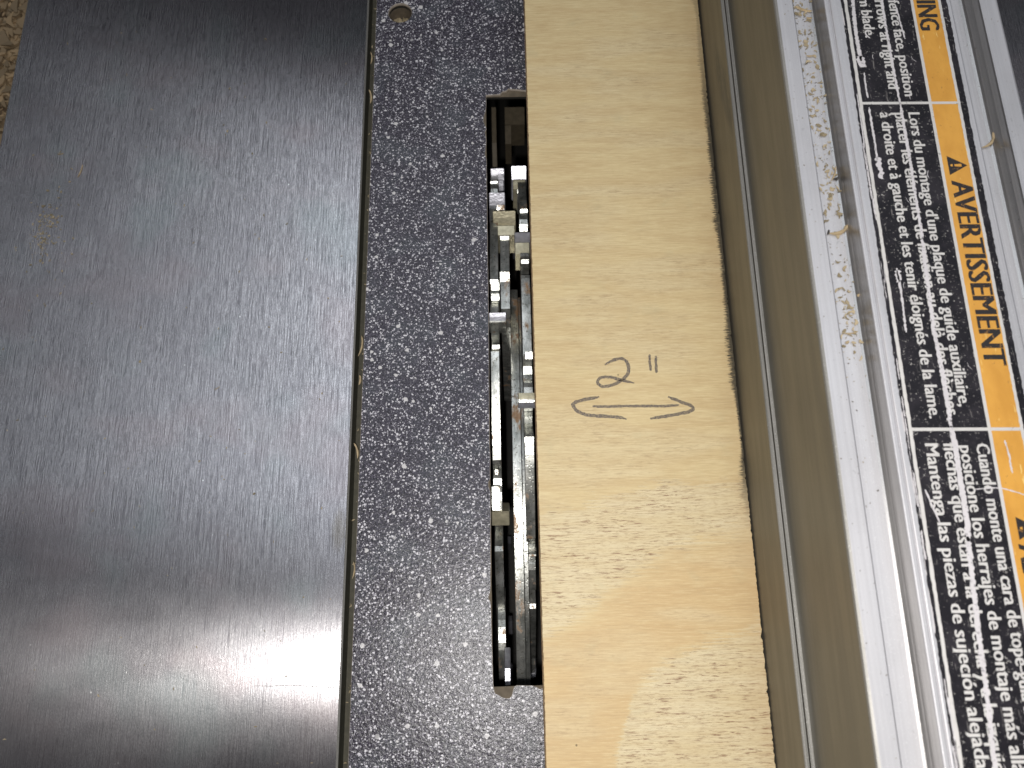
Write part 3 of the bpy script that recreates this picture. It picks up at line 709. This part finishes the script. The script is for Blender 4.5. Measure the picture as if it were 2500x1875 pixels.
scratch([(2112, 82), (2118, 90), (2124, 94)], .28, .05, 18)
for k in range(34):
    u = random.uniform(0, 190); v = random.uniform(1, vbo-1); a = random.uniform(-.9, .9); Ln = random.uniform(.4, 2.2)
    p0 = W(u, v, 0); p1 = W(u+Ln*math.cos(a)*.5, v+Ln*math.sin(a)*.5, 0); p2 = W(u+Ln*math.cos(a+.3), v+Ln*math.sin(a+.3), 0)
    ribbon('scratch', [p0[:2], p1[:2], p2[:2]], random.uniform(.06, .16), sm, lab, zs-.01, True, .02, k+50)
# worn film edge on the left: white bare streaks and black remnants
for k in range(46):
    u = random.uniform(-5, 190); Ln = random.uniform(2, 14); v = random.uniform(-1.0, -.35)
    ribbon('worn_edge', [W(u, v, 0)[:2], W(u+Ln*.5, v+random.uniform(-.08, .08), 0)[:2], W(u+Ln, v+random.uniform(-.12, .12), 0)[:2]], random.uniform(.08, .30), sm if k % 3 else M['black'], lab, ZL+.06+k*.0004, True, .03, k+200)

# ------------------------------------------------------------------ dust, splinters
def along(n, fx, y0, y1): return [(fx(), random.uniform(y0, y1)) for _ in range(n)]
sp = [(random.uniform(64.5, 69.2)+YAW*y, y) for y in [random.triangular(45, 150, 140) for _ in range(75)]]
sp += [(random.gauss(66.5, 1.2)+.4, random.gauss(c, 4)) for c in (138, 128, 112, 97, 86, 62, 56) for _ in range(26)]
sp = [(min(max(x, 63.6+YAW*y), 69.0+YAW*y), y) for x, y in sp]
flakes('sawdust', sp, M['dust'], 63.52, .25, 1.3, 'pale sawdust flecks lying in the left channel of the fence top', zj=.2)
sp = [(random.uniform(64.2, 69.0)+YAW*y, y) for y in [random.triangular(20, 150, 140) for _ in range(330)]]
flakes('dust', sp, M['dust2'], 63.52, .12, .5, 'dark dust specks in the left channel of the fence top', zj=.05)
flakes('dust', [(random.uniform(59.6, 62.7)+YAW*y, y) for y in [random.uniform(-20, 150) for _ in range(70)]]+[(random.uniform(99, 102)+YAW*y, y) for y in [random.uniform(60, 150) for _ in range(40)]]+[(random.uniform(104.2, 107.3)+YAW*y, y) for y in [random.uniform(60, 150) for _ in range(25)]],
       M['dust2'], 68.02, .1, .35, 'fine dust specks on the fence ridges', zj=.01)
flakes('sawdust', [(random.uniform(-43.4, -41.9), random.uniform(-30, 200)) for _ in range(55)], M['dust'], -6.5, .2, 1.1, 'sawdust in the narrow gap beside the insert', zj=1.4)
pc = at(112, 560, 0); pd = at(120, 620, 0)
flakes('sawdust', [(random.gauss(pc.x, 1.9), random.gauss(pc.y, 4.4)) for _ in range(150)]+[(random.gauss(pd.x, 5), random.gauss(pd.y, 14)) for _ in range(50)]+[(random.uniform(-150, -46), random.uniform(-28, 190)) for _ in range(130)],
       M['dust'], .01, .15, .9, 'pinches of fine sawdust lying on the brushed steel', zj=.05)
flakes('sawdust', [(random.uniform(-36.2, -31), random.uniform(190, 195.5)) for _ in range(170)], M['dust'], -6.6, 1.0, 2.6, 'sawdust at the bottom of the small round hole', zj=.5)
def splinter(px, py, z, L, W_, ang, label, mat='straw', bend=.1, cat='wood splinter', name='wood_splinter'):
    p = at(px, py, z); a = math.radians(ang); d = Vector((math.cos(a), math.sin(a), 0)); nn = Vector((-d.y, d.x, 0)); V, Fc = [], []
    prof_ = ((-1, .25), (-.6, .8), (-.1, 1), (.35, .75), (.75, .85), (1, .15))
    for s, wd in prof_:
        c = p+d*s*L/2+nn*bend*L*(s*s-.4)+Vector((0, 0, .05+.12*abs(s)*W_))
        for q, h in ((-1, 0), (1, 0), (.6, .6), (-.6, .6)):
            v = c+nn*q*W_*wd/2+Vector((0, 0, h*W_*wd)); V.append(tuple(v))
    for k in range(len(prof_)-1):
        for i in range(4): j = (i+1) % 4; Fc.append((k*4+i, k*4+j, (k+1)*4+j, (k+1)*4+i))
    Fc += [(3, 2, 1, 0), tuple(len(V)-4+i for i in range(4))]
    o = mk(name, V, Fc, M[mat], origin=tuple(p)); return tag(o, label, cat)
splinter(907, 142, -1.5, 4.6, .5, 92, 'short tan splinter high in the gap beside the insert, first below the top')
splinter(905, 236, -1.5, 5.2, .7, 97, 'tan splinter in the gap left of the insert, level with the slot top')
splinter(882, 845, -1.2, 6.2, .6, 83, 'longest tan splinter in the gap, left of the middle of the insert')
splinter(879, 928, -1.2, 2.9, .7, 88, 'stubby orange-brown splinter in the gap just below the longest one')
splinter(871, 1100, -.8, 4.4, .7, 105, 'slanting tan splinter in the gap, poking over the steel edge')
splinter(864, 1392, -1.2, 4.4, .4, 88, 'thin pale splinter in the gap near the bright glare')
splinter(148, 376, .05, 2.0, .28, 8, 'tiny olive splinter lying crosswise on the steel, upper left')
splinter(197, 418, .05, 4.6, .35, 78, 'thin orange splinter standing lengthwise on the steel, upper left', bend=.05)
splinter(530, 948, .05, 1.8, .18, 30, 'tiny pale curl on the middle of the brushed steel')
splinter(1961, 24, 63.7, 3.9, .55, -24, 'long tan shaving at the very top of the fence channel')
splinter(1975, 45, 63.7, 1.4, .4, -12, 'short grey-tan stub in the fence channel near the top')
splinter(1978, 137, 63.7, 2.0, .35, 3, 'small tan stick lying crosswise in the upper fence channel')
splinter(1968, 152, 63.7, 2.0, .2, 60, 'thin dark curl in the upper fence channel', 'hair', .5)
splinter(2036, 425, 63.8, 3.9, .4, 68, 'long thin splinter leaning in the fence channel beside the word gauche')
splinter(2040, 437, 63.7, 1.2, .6, 20, 'dark brown crumb in the fence channel beside the thin splinter', 'hair')
splinter(2050, 565, 63.7, 4.6, .9, 25, 'broad curled tan shaving in the fence channel, largest one there', bend=.2)
splinter(2022, 568, 63.7, 1.2, .5, 70, 'small dark crumb left of the broad shaving in the fence channel', 'hair')
splinter(2075, 813, 63.7, 3.3, .3, 3, 'thin brown stick lying straight across the fence channel, lowest one')
splinter(2099, 722, 63.8, 1.3, .9, 0, 'single round orange-brown crumb against the channel wall', 'straw', 0.)
splinter(2068, 836, 63.7, .8, .6, 20, 'small tan crumb in the fence channel under the straight stick')
splinter(2416, 345, 63.9, 5.2, .7, 52, 'olive fuzzy curl of sawdust in the right-hand fence channel', bend=.22)
# a hair on the steel and one on the fence face
hp = [at(a, b, 0) for a, b in [(620, 1674), (660, 1675), (710, 1673), (760, 1676), (805, 1678), (832, 1681)]]
tag(ribbon('hair', [(p.x, p.y) for p in hp], .11, M['hair'], None, .06, True, .0), 'fine dark hair across the steel below the glare', 'hair')
